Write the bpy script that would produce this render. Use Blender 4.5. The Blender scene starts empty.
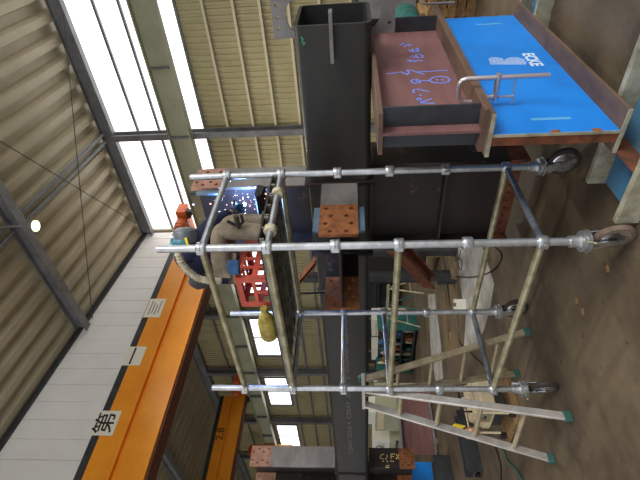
import bpy, bmesh, math, random
from mathutils import Vector as V, Matrix, noise
random.seed(7)
S = bpy.context.scene; COL = S.collection; PI = math.pi
# ------------------------------------------------------------------ camera
F, YAW, PIT, ROL, H = 461.2, 0.71563, 0.075587, -0.019682, 1.6
_f = V((math.cos(YAW)*math.cos(PIT), math.sin(YAW)*math.cos(PIT), math.sin(PIT)))
_r = V((math.sin(YAW), -math.cos(YAW), 0)); _u = _r.cross(_f)
_c, _s = math.cos(ROL), math.sin(ROL)
FW, RT, UP = _f, _c*_r + _s*_u, -_s*_r + _c*_u
EYE = V((0, 0, H))
cam = bpy.data.objects.new('camera', bpy.data.cameras.new('camera')); COL.objects.link(cam)
X = -UP; Y = RT; Z = -FW                      # the photograph lies on its side: world up is picture left
m = Matrix((X, Y, Z)).transposed().to_4x4(); m.translation = EYE
cam.matrix_world = m
cam.data.sensor_width = 36; cam.data.lens = F*36/640; cam.data.clip_start = .05; cam.data.clip_end = 200
S.camera = cam
def ray(px, py): return FW + UP*((320-px)/F) + RT*((240-py)/F)
def onx(px, py, x): d = ray(px, py); return EYE + d*(x/d.x)
def ony(px, py, y): d = ray(px, py); return EYE + d*(y/d.y)
def onz(px, py, z=0.): d = ray(px, py); return EYE + d*((z-H)/d.z)
# ------------------------------------------------------------------ materials
def mat(name, col, rough=.6, metal=0., col2=None, scale=6., lo=.4, hi=.6, bump=0., stretch=None, emit=0., col3=None, scale3=2., t3=.6, spec=.5):
    M = bpy.data.materials.new(name); M.use_nodes = True
    nt = M.node_tree; b = nt.nodes['Principled BSDF']
    b.inputs['Base Color'].default_value = (*col, 1); b.inputs['Roughness'].default_value = rough; b.inputs['Metallic'].default_value = metal
    b.inputs['Specular IOR Level'].default_value = spec
    if emit: b.inputs['Emission Color'].default_value = (*col, 1); b.inputs['Emission Strength'].default_value = emit
    tc = nt.nodes.new('ShaderNodeTexCoord'); mp = nt.nodes.new('ShaderNodeMapping'); nt.links.new(tc.outputs['Object'], mp.inputs[0])
    if stretch: mp.inputs['Scale'].default_value = stretch
    def mixn(base, c2, sc, a, z, det=6):
        n = nt.nodes.new('ShaderNodeTexNoise'); n.inputs['Scale'].default_value = sc; n.inputs['Detail'].default_value = det; n.inputs['Roughness'].default_value = .65
        nt.links.new(mp.outputs[0], n.inputs['Vector'])
        r = nt.nodes.new('ShaderNodeMapRange'); r.inputs[1].default_value = a; r.inputs[2].default_value = z
        nt.links.new(n.outputs[0], r.inputs[0])
        x = nt.nodes.new('ShaderNodeMix'); x.data_type = 'RGBA'
        nt.links.new(r.outputs[0], x.inputs[0])
        if isinstance(base, tuple): x.inputs[6].default_value = (*base, 1)
        else: nt.links.new(base, x.inputs[6])
        x.inputs[7].default_value = (*c2, 1)
        return x.outputs[2], n
    out = None; n = None
    if col2: out, n = mixn(col, col2, scale, lo, hi)
    if col3: out, n2 = mixn(out if out else col, col3, scale3, t3, t3+.08)
    if out: nt.links.new(out, b.inputs['Base Color'])
    if bump and n:
        bp = nt.nodes.new('ShaderNodeBump'); bp.inputs['Strength'].default_value = bump; bp.inputs['Distance'].default_value = .02
        nt.links.new(n.outputs[0], bp.inputs['Height']); nt.links.new(bp.outputs[0], b.inputs['Normal'])
    return M
def L(r, g, b):                              # sRGB 0-255 to linear
    f = lambda c: (c/255/12.92) if c <= 10 else ((c/255+.055)/1.055)**2.4
    return (f(r), f(g), f(b))
m_floor = mat('concrete', L(108,94,75), .7, col2=L(72,62,50), scale=1.3, lo=.36, hi=.62, bump=.5, col3=L(52,45,38), scale3=7, t3=.63)
m_roof = mat('roof_sheet', L(186,174,146), .5, col2=L(168,157,130), scale=.6, lo=.35, hi=.65)
m_siding = mat('wall_sheet', L(186,176,136), .55, col2=L(168,158,120), scale=.4)
m_white = mat('white_panel', L(244,242,237), .5, col2=L(236,233,227), scale=.5)
m_gsteel = mat('grey_paint_steel', L(128,130,132), .5, col2=L(108,110,112), scale=2)
m_dsteel = mat('dark_paint_steel', L(58,60,62), .5, col2=L(42,44,46), scale=3)
m_runway = mat('olive_paint', L(178,180,152), .5, col2=L(162,164,138), scale=1)
m_orange = mat('orange_paint', L(250,160,38), .38, col2=L(242,148,30), scale=1.2)
m_orange2 = mat('orange_red_paint', L(226,110,52), .45, col2=L(206,94,40), scale=5)
m_black = mat('black_rubber', L(30,30,30), .7)
m_scale = mat('mill_scale', L(50,50,48), .5, .1, col2=L(32,32,31), scale=2.5, lo=.35, hi=.65, col3=L(100,98,94), scale3=7, t3=.68, stretch=(1,.25,1))
m_scale2 = mat('brown_mill_scale', L(44,33,30), .55, .05, col2=L(27,22,21), scale=2, lo=.35, hi=.65, col3=L(92,70,58), scale3=5, t3=.62)
m_hollow = mat('inner_steel', L(38,40,44), .7)
m_plate = mat('grey_plate', L(138,134,132), .5, .3, col2=L(112,108,106), scale=3, stretch=(.4,1,1))
m_bluegrey = mat('bluegrey_plate', L(120,146,170), .45, .4, col2=L(104,126,148), scale=4)
m_rust = mat('rust', L(158,98,54), .8, col2=L(112,66,38), scale=14, lo=.35, hi=.65, bump=.1)
m_rust2 = mat('pale_rust', L(172,130,112), .8, col2=L(146,108,92), scale=10)
m_drust = mat('dark_rust', L(128,72,44), .85, col2=L(86,50,34), scale=9, lo=.4, hi=.62)
m_mauve = mat('mauve_primer', L(130,92,92), .6, col2=L(108,74,74), scale=4, lo=.35, hi=.7, stretch=(.3,1,2), col3=L(110,74,72), scale3=3, t3=.62)
m_flange = mat('brown_flange', L(116,92,76), .65, col2=L(84,64,54), scale=5, lo=.35, hi=.65, stretch=(.4,1,1))
m_darkplate = mat('blue_black_plate', L(62,66,72), .5, .3, col2=L(48,52,58), scale=5)
m_blue = mat('blue_paint', L(28,140,240), .35, col2=L(24,128,224), scale=2, col3=L(90,160,216), scale3=1.6, t3=.70)
m_oldblue = mat('worn_blue_paint', L(70,132,178), .55, col2=L(88,128,152), scale=4, lo=.4, hi=.7, col3=L(112,104,92), scale3=4, t3=.62)
m_worn = mat('worn_grey_edge', L(168,166,146), .65, col2=L(128,120,100), scale=9, lo=.4, hi=.65, col3=L(120,72,44), scale3=6, t3=.63)
m_galv = mat('galvanised_pipe', L(206,210,216), .33, .75, col2=L(176,180,184), scale=12)
m_oldpipe = mat('weathered_pipe', L(186,182,154), .45, .5, col2=L(150,144,112), scale=9)
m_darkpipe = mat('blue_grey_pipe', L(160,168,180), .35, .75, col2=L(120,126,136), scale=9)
m_chrome = mat('chrome', L(236,240,246), .16, .92, col2=L(120,126,134), scale=10, lo=.48, hi=.6)
m_zinc = mat('zinc', L(190,194,198), .35, .8)
m_clamp = mat('satin_steel', L(206,196,204), .32, .7)
m_tire = mat('tyre', L(36,34,33), .7, col2=L(60,52,46), scale=20)
m_tire2 = mat('worn_tyre', L(122,104,92), .75, col2=L(96,82,72), scale=20)
m_alu = mat('aluminium', L(214,210,206), .38, .55, col2=L(190,185,178), scale=8)
m_rib = mat('plank_rib_steel', L(148,148,138), .45, .4, col2=L(104,102,90), scale=6)
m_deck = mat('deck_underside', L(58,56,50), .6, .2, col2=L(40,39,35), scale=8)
m_alu2 = mat('dull_aluminium', L(176,164,136), .5, .35, col2=L(150,138,112), scale=12)
m_green = mat('dark_green_plastic', L(52,92,84), .5)
m_teal = mat('teal_paint', L(40,110,104), .5, col2=L(30,84,80), scale=12)
m_red = mat('red_plastic', L(224,100,80), .5, col2=L(200,84,66), scale=8)
m_navy = mat('navy_cloth', L(30,38,78), .85, col2=L(24,28,56), scale=12)
m_char = mat('charcoal_cloth', L(58,58,60), .85)
m_khaki = mat('khaki_cloth', L(150,138,120), .9, col2=L(122,110,94), scale=9)
m_denim = mat('denim', L(58,100,148), .9, col2=L(44,80,124), scale=20)
m_skin = mat('skin', L(206,160,134), .55)
m_boot = mat('boot', L(52,44,40), .6)
m_helmet = mat('helmet_teal', L(46,116,140), .35)
m_visor = mat('visor_steel', L(112,120,130), .35, .4)
m_cord = mat('lanyard_webbing', L(214,206,184), .8, col2=L(170,160,134), scale=30)
m_cream = mat('cream_paint', L(224,208,174), .5, col2=L(208,190,156), scale=5)
m_yellow = mat('yellow_plastic', L(252,226,36), .5)
m_jug = mat('amber_plastic', L(186,170,84), .45, col2=L(140,124,56), scale=12)
m_pink = mat('copper_pink', L(222,160,132), .4, .4)
m_wood = mat('wood', L(160,128,86), .75, col2=L(126,98,64), scale=5, stretch=(.3,4,4))
m_plank = mat('dirty_plank', L(122,104,80), .8, col2=L(92,77,58), scale=4, stretch=(.4,4,4))
m_sheet = mat('bare_sheet', L(214,214,216), .4, .4, col2=L(160,156,150), scale=3, lo=.35, hi=.65)
m_sign = mat('sign_white', L(238,232,216), .5)
m_ink = mat('ink', L(28,26,24), .7)
m_grey_ink = mat('grey_ink', L(150,144,136), .7)
m_chalk = mat('blue_chalk', L(120,150,250), .9)
m_ychalk = mat('yellow_chalk', L(224,190,130), .9)
m_wchalk = mat('white_chalk', L(206,206,200), .9)
m_gchalk = mat('green_chalk', L(70,180,140), .9)
m_print = mat('white_print', L(206,226,246), .6)
m_stencil = mat('pale_stencil', L(112,112,104), .8)
m_glow = mat('daylight_panel', (1,1,1), .5, emit=1.6)
m_lamp = mat('lamp_glow', (1,.95,.5), .5, emit=2.6)
m_spark = mat('spark', (1,.42,.22), .5, emit=1.6)
m_spark2 = mat('white_spark', (.85,.9,1), .5, emit=2)
m_arc = mat('arc', (.75,.85,1), .5, emit=40)
m_paint_white = mat('white_paint', L(226,224,214), .5)
m_lamphouse = mat('lamp_housing', L(120,122,120), .5)
# ------------------------------------------------------------------ mesh helpers
class MB:
    def __init__(s): s.v = []; s.f = []; s.mi = []
    def add(s, vs, fs, mi=0):
        b = len(s.v); s.v += [tuple(v) for v in vs]; s.f += [tuple(b+i for i in f) for f in fs]; s.mi += [mi]*len(fs); return s
    def box(s, x0, x1, y0, y1, z0, z1, mi=0):
        return s.obox(V((x0,y0,z0)), V((x1-x0,0,0)), V((0,y1-y0,0)), V((0,0,z1-z0)), mi)
    def obox(s, o, a, b, c, mi=0):
        vs = [o, o+a, o+a+b, o+b, o+c, o+a+c, o+a+b+c, o+b+c]
        return s.add(vs, [(0,3,2,1),(4,5,6,7),(0,1,5,4),(1,2,6,5),(2,3,7,6),(3,0,4,7)], mi)
    def prism(s, pts, o, U, W, D, mi=0):      # polygon (u,w) extruded by vector D
        o = V(o); U = V(U); W = V(W); D = V(D); n = len(pts)
        a = [o+U*p[0]+W*p[1] for p in pts]
        vs = a + [p+D for p in a]
        return s.add(vs, [tuple(range(n-1,-1,-1)), tuple(range(n,2*n))]+[(i,(i+1)%n,n+(i+1)%n,n+i) for i in range(n)], mi)
    def path(s, pts, r, n=10, mi=0):
        pts = [V(p) for p in pts]; rr = r if isinstance(r, (list,tuple)) else [r]*len(pts)
        vs = []; N = None
        for i, p in enumerate(pts):
            t = (pts[min(i+1,len(pts)-1)]-pts[max(i-1,0)]).normalized()
            if N is None:
                N = t.orthogonal().normalized()
            N = (N - t*N.dot(t)).normalized(); B = t.cross(N)
            for k in range(n):
                a = 2*PI*k/n; vs.append(p+(N*math.cos(a)+B*math.sin(a))*rr[i])
        fs = []
        for i in range(len(pts)-1):
            for k in range(n):
                fs.append((i*n+k, i*n+(k+1)%n, (i+1)*n+(k+1)%n, (i+1)*n+k))
        fs.append(tuple(range(n-1,-1,-1))); e = (len(pts)-1)*n; fs.append(tuple(range(e,e+n)))
        return s.add(vs, fs, mi)
    def lathe(s, o, ax, prof, n=20, mi=0):    # prof: (distance along ax, radius)
        o = V(o); ax = V(ax).normalized()
        N = ax.orthogonal().normalized(); B = ax.cross(N); vs = []
        for d, r in prof:
            for k in range(n):
                a = 2*PI*k/n; vs.append(o+ax*d+(N*math.cos(a)+B*math.sin(a))*max(r,1e-4))
        fs = [(i*n+k, i*n+(k+1)%n, (i+1)*n+(k+1)%n, (i+1)*n+k) for i in range(len(prof)-1) for k in range(n)]
        fs.append(tuple(range(n-1,-1,-1))); e = (len(prof)-1)*n; fs.append(tuple(range(e,e+n)))
        return s.add(vs, fs, mi)
    def build(s, name, ms, parent=None, smooth=False, bevel=0.):
        me = bpy.data.meshes.new(name); me.from_pydata(s.v, [], s.f)
        ms = ms if isinstance(ms, (list,tuple)) else [ms]
        for x in ms: me.materials.append(x)
        for p, i in zip(me.polygons, s.mi): p.material_index = i
        bm = bmesh.new(); bm.from_mesh(me); bmesh.ops.recalc_face_normals(bm, faces=bm.faces); bm.to_mesh(me); bm.free()
        if smooth:
            for p in me.polygons: p.use_smooth = True
            try: me.set_sharp_from_angle(angle=math.radians(40))
            except Exception: pass
        o = bpy.data.objects.new(name, me); COL.objects.link(o)
        if bevel:
            b = o.modifiers.new('bevel', 'BEVEL'); b.width = bevel; b.segments = 2; b.limit_method = 'ANGLE'
        if parent: put(o, parent)
        return o
def put(o, parent):
    o.parent = parent; o.matrix_parent_inverse = Matrix.Translation(-parent.location) if parent.type == 'EMPTY' else Matrix.Identity(4)
    return o
def tag(o, label=None, cat=None, group=None, kind=None):
    if label: o['label'] = label
    if cat: o['category'] = cat
    if group: o['group'] = group
    if kind: o['kind'] = kind
    return o
def thing(name, label, cat, loc, group=None):
    o = bpy.data.objects.new(name, None); COL.objects.link(o); o.location = loc; o.empty_display_size = .1
    return tag(o, label, cat, group)
def bx(name, m_, par, *c, bevel=0.): return MB().box(*c).build(name, m_, par, bevel=bevel)
def tube(name, m_, par, p, q, r, n=12): return MB().path([p,q], r, n).build(name, m_, par, smooth=True)
def struct(o): o['kind'] = 'structure'; return o
def mesh_of(o):
    dg = bpy.context.evaluated_depsgraph_get(); me = bpy.data.meshes.new_from_object(o.evaluated_get(dg)); return me
def from_curve(name, cu, M4, ms, parent):
    t = bpy.data.objects.new('tmp', cu); COL.objects.link(t); bpy.context.view_layer.update()
    me = mesh_of(t); bpy.data.objects.remove(t)
    me.transform(M4); me.materials.clear(); me.materials.append(ms); me.name = name
    o = bpy.data.objects.new(name, me); COL.objects.link(o)
    if parent: put(o, parent)
    return o
def frame(o, U, W):
    U = V(U).normalized(); W = V(W).normalized(); N = U.cross(W)
    M4 = Matrix((U, W, N)).transposed().to_4x4(); M4.translation = V(o); return M4
def plate(name, outline, holes, t, o, U, W, ms, parent=None):      # plate of thickness t centred on plane (o;U,W); holes = loops
    cu = bpy.data.curves.new(name, 'CURVE'); cu.dimensions = '2D'; cu.fill_mode = 'BOTH'; cu.extrude = t/2
    for lp in [outline]+list(holes):
        sp = cu.splines.new('POLY'); sp.points.add(len(lp)-1); sp.use_cyclic_u = True
        for i, p in enumerate(lp): sp.points[i].co = (p[0], p[1], 0, 1)
    return from_curve(name, cu, frame(o, U, W), ms, parent)
def circ(u, w, r, n=10): return [(u+r*math.cos(2*PI*k/n), w+r*math.sin(2*PI*k/n)) for k in range(n)]
def rect(u0, u1, w0, w1): return [(u0,w0),(u1,w0),(u1,w1),(u0,w1)]
def text(name, s, size, o, U, W, ms, parent, depth=.0008, sx=1., bold=0.):
    cu = bpy.data.curves.new(name, 'FONT'); cu.body = s; cu.size = size; cu.extrude = depth; cu.align_x = 'CENTER'; cu.align_y = 'CENTER'; cu.offset = bold
    return from_curve(name, cu, frame(o, U, W) @ Matrix.Diagonal((sx,1,1,1)), ms, parent)
def ribbon(mb, pts, N, w, t=.0012):             # flat chalk stroke lying on a plane of normal N
    N = V(N); pts = [V(p) for p in pts]
    vs = []
    for i, p in enumerate(pts):
        d = (pts[min(i+1,len(pts)-1)]-pts[max(i-1,0)]).normalized(); s = d.cross(N)*w/2
        vs += [p+s+N*t, p-s+N*t, p-s, p+s]
    fs = [(4*i+a, 4*i+(a+1)%4, 4*i+4+(a+1)%4, 4*i+4+a) for i in range(len(pts)-1) for a in range(4)]
    e = 4*(len(pts)-1); fs += [(3,2,1,0),(e,e+1,e+2,e+3)]
    mb.add(vs, fs)
def hprof(h, b, tw, tf): return [(-b/2,-h/2),(b/2,-h/2),(b/2,-h/2+tf),(tw/2,-h/2+tf),(tw/2,h/2-tf),(b/2,h/2-tf),(b/2,h/2),(-b/2,h/2),(-b/2,h/2-tf),(-tw/2,h/2-tf),(-tw/2,-h/2+tf),(-b/2,-h/2+tf)]
def copy_tree(o, parent=None):
    c = o.copy(); COL.objects.link(c)
    if parent: c.parent = parent
    for ch in list(o.children): copy_tree(ch, c)
    return c
# ================================================================== SETTING
XW, YP, EAVE, SL = 13.0, 10.7, 9.32, .118
def roofz(x): return EAVE + SL*(XW-x)
floor = struct(MB().box(-9, 13.6, -9, 34, -.1, 0).build('floor', m_floor))
# folded plate roof
mb = MB(); P = .57; prof = []
y = -9.
while y < 34:
    prof += [(y,0),(y+.20,0),(y+.275,.2),(y+.495,.2)]; y += P
prof.append((y,0))
x0, x1 = -9., 13.35
vs = [(x, p[0], roofz(x)+.12+p[1]) for x in (x0, x1) for p in prof]; n = len(prof)
vs += [(v[0], v[1], v[2]+.02) for v in vs]
fs = [(i,i+1,n+i+1,n+i) for i in range(n-1)] + [(2*n+i,2*n+i+1,3*n+i+1,3*n+i) for i in range(n-1)]
fs += [(n-1,2*n-1,4*n-1,3*n-1),(0,n,3*n,2*n)]
fs += [(i,i+1,2*n+i+1,2*n+i) for i in range(n-1)] + [(n+i,n+i+1,3*n+i+1,3*n+i) for i in range(n-1)]
ceiling = struct(mb.add(vs, fs).build('ceiling', m_roof))
# side wall: trapezoid sheet with the far windows cut out and the daylight band above
wins = [(11.4,14.2),(15.8,18.6),(20.5,23.2),(25.4,28.1)]
mb = MB(); Q = .17; y = -6.
while y < 33.9:
    zs = [(0, 6.2)] if y < YP-.05 else [(0, roofz(XW)+.12)]
    for a, b in wins:
        if a-.01 < y+Q/2 < b: zs = [(0, 5.15), (6.4, roofz(XW)+.12)]
    for z0, z1 in zs:
        mb.prism([(0,0),(Q*.42,0),(Q*.5,.035),(Q*.92,.035),(Q,0),(Q,.06),(0,.06)], (XW, y, z0), (0,1,0), (1,0,0), (0,0,z1-z0))
    y += Q
m_girt = mat('girt_paint', L(214,206,178), .5)
wall_r = struct(mb.build('wall_right', m_siding))
for z in (5.45, 4.65, 3.95, 3.2, 2.4, 1.6, .8):
    bx('girt', m_girt, wall_r, XW-.11, XW-.002, -6, 10.6, z-.035, z+.035)
for z in (8.0, 7.3, 4.9, 4.1, 3.3, 2.4, 1.5):
    bx('girt', m_gsteel, wall_r, XW-.11, XW-.002, 10.8, 33.9, z-.04, z+.04)
# daylight band
w1 = struct(bx('window_1', m_glow, None, XW+.02, XW+.05, -6, YP-.12, 6.2, 9.2))
for z in (6.2, 7.67, 8.36): bx('mullion', m_gsteel, w1, XW-.06, XW+.018, -6, YP-.12, z-.035, z+.035)
for i, (a, b) in enumerate(wins):
    w = struct(bx('window_%d' % (i+2), m_glow, None, XW+.02, XW+.05, a, b, 5.15, 6.4))
    fr = plate('window_frame', rect(a-.06,b+.06,5.09,6.46), [rect(a+.05,(a+b)/2-.02,5.2,6.35), rect((a+b)/2+.02,b-.05,5.2,6.35)], .05, (XW-.03,0,0), (0,1,0), (0,0,1), m_gsteel, None)
    put(fr, w)
# eave beam, posts, rafters, ridge-parallel beams, bracing rods
k = [0]
def trim(o): k[0] += 1; o.name = 'trim_%d' % k[0]; return struct(o)
trim(MB().prism(hprof(.40,.2,.02,.03), (XW-.2,-6,9.27), (1,0,0), (0,0,1), (0,39.9,0)).build('t', m_gsteel))
trim(MB().prism(hprof(.34,.26,.02,.03), (8.4,-9,roofz(8.4)-.06), (1,0,0), (0,0,1), (0,19.6,0)).build('t', m_gsteel))
trim(MB().prism(hprof(.34,.26,.02,.03), (8.4,YP+.1,roofz(8.4)-.06), (1,0,0), (0,0,1), (0,23.,0)).build('t', m_gsteel))
trim(MB().prism(hprof(.34,.26,.02,.03), (2.6,-9,roofz(2.6)-.06), (1,0,0), (0,0,1), (0,19.6,0)).build('t', m_gsteel))
for y in (2.0, 6.6, 15.2, 19.6, 24.4, 29.0):
    trim(MB().prism(hprof(.3,.2,.02,.03), (XW-.3,y,0), (0,1,0), (1,0,0), (0,0,9.06)).build('t', m_gsteel))
for y in (6.48, 6.72):
    trim(MB().path([(XW-.35,y,roofz(XW-.35)-.02),(8.56,y,roofz(8.56)-.02)], .05, 10).build('t', m_gsteel, smooth=True))
    trim(MB().path([(8.24,y,roofz(8.24)-.02),(2.76,y,roofz(2.76)-.02)], .05, 10).build('t', m_gsteel, smooth=True))
for p, q in [((12.6,3.,9.05),(8.56,10.4,9.5)), ((8.56,4.1,9.5),(12.6,10.4,9.05)), ((8.24,3.2,9.5),(2.8,10.4,10.1))]:
    trim(MB().path([p,q], .012, 6).build('t', m_dsteel))
# hanging white partition across the hall
mb = MB(); x = -8.98
while x < XW-.2:
    xe = min(x+.5, XW-.12)
    mb.prism([(x,0),(x+.012,-.03),(xe-.012,-.03),(xe,0),(xe,.05),(x,.05)], (0,YP,7.35), (1,0,0), (0,1,0), (0,0,roofz(xe)-7.35+.05)); x += .5
struct(mb.build('wall_partition', m_white))
trim(MB().obox(V((-9,YP-.12,roofz(-9)-.05)), V((21.8,0,-21.8*SL)), V((0,.08,0)), V((0,0,.14))).build('t', m_dsteel))
# far end wall
mb = MB(); x = -9.
while x < 13:
    mb.prism([(x,0),(x+.1,0),(x+.12,-.03),(x+.18,-.03),(x+.2,0),(x+.2,.05),(x,.05)], (0,34,0), (1,0,0), (0,1,0), (0,0,roofz(x)+.15)); x += .2
struct(mb.build('wall_far', m_siding))
# ================================================================== CRANES
rb = thing('crane_runway_beam', 'long pale olive runway beam with stiffeners along the windowed wall', 'crane beam', (12.4,-6,6.4))
MB().prism(hprof(.66,.3,.02,.03), (12.4,-6,6.79), (1,0,0), (0,0,1), (0,39.5,0)).build('beam', m_runway, rb)
for y in [-4+2.1*i for i in range(17)]:
    bx('stiffener', m_gsteel, rb, 12.26, 12.392, y-.015, y+.015, 6.485, 7.095)
bx('rail', m_gsteel, rb, 12.36, 12.44, -6, 33.5, 7.122, 7.18)
def crane(yy, z0, z1, label, thick=.42):
    c = thing('overhead_crane', label, 'crane', (4, yy, z0))
    xs, xe = -8.5, 12.0; hm = z0+(z1-z0)*.47
    # box girder: upper web, recessed seam and wider lower flange box
    MB().prism([(0,z0),(thick,z0),(thick,z1),(0.,z1),(0.,hm+.13),(.12,hm+.13),(.12,hm),(0,hm)], (xs,yy,0), (0,1,0), (0,0,1), (xe-xs,0,0)).build('girder', m_orange, c)
    bx('top_rail', m_dsteel, c, xs, xe, yy+.02, yy+thick-.02, z1+.002, z1+.2)
    bx('bottom_edge_plate', m_drust, c, xs, xe, yy+.04, yy+thick+.1, z0-.05, z0-.002)
    bx('end_carriage', m_orange2, c, 12.15, 12.65, yy-1.0, yy+1.3, 7.34, 7.66, bevel=.02)
    bx('gusset', m_orange, c, xe+.002, 12.148, yy+.05, yy+thick-.05, 7.25, min(7.7,z1), bevel=.01)
    for y in (yy-.75, yy+1.05):
        MB().lathe((12.3,y,7.36), (1,0,0), [(0,.05),(0,.16),(.03,.175),(.03,.17),(.17,.17),(.17,.175),(.2,.16),(.2,.05)], 18).build('wheel', m_dsteel, c, smooth=True)
    MB().lathe((12.12,yy-.62,7.5), (-1,0,0), [(0,.16),(.02,.2),(.3,.2),(.33,.17),(.42,.17),(.45,.12)], 20).build('drive_motor', m_orange2, c, smooth=True)
    return c
c1 = crane(10.2, 6.27, 7.66, 'near orange overhead crane girder with white sign plates')
c2 = crane(20.6, 7.2, 8.25, 'farther orange overhead crane girder marked 2.8')
yf = 10.2-.004
def sign(poly, nm):
    p = [ony(a, b, 10.2) for a, b in poly]
    xa = sum(q.x for q in p)/4; za = sum(q.z for q in p)/4
    return xa, za
sgs = []
for nm, w, h, cx, cy in (('第', .62, .56, 106, 423), ('一', .60, .50, 134.5, 356), ('', .72, .5, 155, 308)):
    q = ony(cx, cy, 10.2)
    sp = bx('sign_plate', m_sign, c1, q.x-w/2, q.x+w/2, yf-.004, yf, q.z-h/2, q.z+h/2)
    if nm: text('character_print', nm, .52, (q.x, yf-.006, q.z), (1,0,0), (0,0,1), m_ink, sp, sx=1.08, bold=.005)
    else:
        for i in range(4):
            bx('lettering_row', m_grey_ink, sp, q.x-.26+.05*(i%2), q.x+.28-.08*(i%3), yf-.006, yf-.0042, q.z+.13-i*.09-.018, q.z+.13-i*.09+.018)
q = ony(220.5, 434, 20.6)
text('capacity_print', '2.8', .5, (q.x, 20.6-.004, q.z), (1,0,0), (0,0,1), m_ink, c2)
# a third orange crane part far behind
hk = thing('chain_hoist', 'small orange hoist hanging under the far olive beam', 'hoist', (11.6,22.9,6.2))
p = onx(254, 452, 11.9)
hk.location = p
MB().lathe(p+V((0,-.35,0)), (0,1,0), [(0,.2),(.05,.32),(.6,.32),(.7,.22)], 16).build('hoist_body', m_orange2, hk, smooth=True)
MB().path([p+V((0,0,.3)), p+V((0,0,.62))], .05, 8).build('hanger', m_dsteel, hk)
MB().path([p+V((0,0,-.3)), p+V((0,0,-1.9))], .035, 8).build('chain', m_dsteel, hk)
MB().path([p+V((.3,.1,.1)), p+V((.3,.1,-2.2))], .2, 8).build('load_block', m_orange, hk)
# high-bay lamps (one in view, the others over the rest of the hall)
def lamp(p, label):
    l = thing('high_bay_lamp', label, 'lamp', p, 'high bay lamps under the roof')
    MB().lathe(p+V((0,0,.02)), (0,0,1), [(0,.14),(.06,.15),(.1,.09),(.2,.07),(.22,.03),(roofz(p.x)-p.z+.09,.015)], 20).build('housing', m_lamphouse, l, smooth=True)
    MB().lathe(p+V((0,0,.018)), (0,0,-1), [(0,.13),(.03,.125),(.055,.09),(.065,.02)], 20).build('bulb', m_lamp, l, smooth=True)
    d = bpy.data.lights.new('lamp_light', 'SPOT'); d.energy = 500; d.spot_size = 2.4; d.spot_blend = .6; d.color = (1,.94,.78); d.shadow_soft_size = .15
    lo = bpy.data.objects.new('lamp_light', d); COL.objects.link(lo); lo.location = p+V((0,0,-.2))
d = ray(36, 226); t = 7.95/d.x
lamp(EYE+d*t, 'round lit lamp hanging just below the corrugated roof beside the grey roof beam')
for (x, y) in ((3.5, 3.2), (3.2, -2.5)):
    lamp(V((x,y,roofz(x)-.4)), 'round lit high bay lamp above the work floor')
# ================================================================== COLUMN WITH BRACKETS
CX0, CX1, CZ0, CZ1, CY0, CY1 = 3.30, 3.83, 1.457, 1.99, .946, 10.0
col = thing('box_column', 'long dark square steel column with bolted bracket stubs lying on supports behind the scaffold', 'steel column', (3.56,4.5,CZ0))
def ring(i, r, n=6):
    x0, x1, z0, z1 = CX0+i, CX1-i, CZ0+i, CZ1-i; o = []
    for cx, cz, a0 in ((x1-r,z1-r,0),(x0+r,z1-r,90),(x0+r,z0+r,180),(x1-r,z0+r,270)):
        for j in range(n+1):
            a = math.radians(a0+90*j/n); o.append((cx+r*math.cos(a), cz+r*math.sin(a)))
    return o
mb = MB(); o_ = ring(0,.055); i_ = ring(.025,.032); n = len(o_)
vs = [(p[0],y,p[1]) for y in (CY0,CY1) for p in o_] + [(p[0],y,p[1]) for y in (CY0,CY1) for p in i_]
fs = []
for j in range(n):
    j2 = (j+1)%n
    fs += [(j,j2,n+j2,n+j),(2*n+j,2*n+j2,3*n+j2,3*n+j),(j,j2,2*n+j2,2*n+j),(n+j,n+j2,3*n+j2,3*n+j)]
mb.add(vs, fs)
mb.mi = [1 if k_ % 4 == 1 else 0 for k_ in range(len(fs))]
mb.build('tube', [m_scale, m_hollow], col, smooth=True)
MB().box(CX0+.03, CX1-.03, 1.9, 1.92, CZ0+.03, CZ1-.03).build('inner_diaphragm', m_hollow, col)
for y in (2.225, 3.045, 8.115, 8.785):
    plate('diaphragm', rect(CX0-.025,CX1+.025,CZ0-.0,CZ1+.025) if y > 7 else rect(CX0-.03,CX1+.03,CZ0-.03,CZ1+.03), [[(a,b) for a,b in ring(-.0005,.055)]], .028, (0,y,0), (1,0,0), (0,0,1), m_scale2, col)
# weld bead lines
bx('weld_bead', m_bluegrey, col, CX0-.006, CX0-.0005, 2.10, 2.112, CZ0+.05, CZ1-.05)
# erection lugs on the open end: top, bottom, front
half = [( .0, .0)]
def lug(o, U, W, holes=True):
    out = [(-.2,.0),(-.2,.175),(.21,.175),(.21,.0),(.17,.0)] + [(.06+.11*math.cos(PI*j/8),.075*math.sin(PI*j/8)) for j in range(1,8)] + [(-.05,.0)]
    hs = [circ(u,.135,.014) for u in (-.02,.06,.14)] if holes else []
    plate('erection_lug', out, hs, .022, o, U, W, m_plate, col)
lug((3.56,CY0-.06,CZ1+.001), (0,1,0), (0,0,1))
lug((3.56,CY0-.06,CZ0-.001), (0,1,0), (0,0,-1))
MB().prism([(-.2,.0),(-.2,.09),(.13,.09),(.13,.0),(.06,-0.)], (0,0,0), (0,1,0), (-1,0,0), (0,0,.024)).build('erection_lug', m_plate, col).matrix_parent_inverse = Matrix.Translation(V((CX0,CY0+.1,1.72))-col.location)
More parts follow.
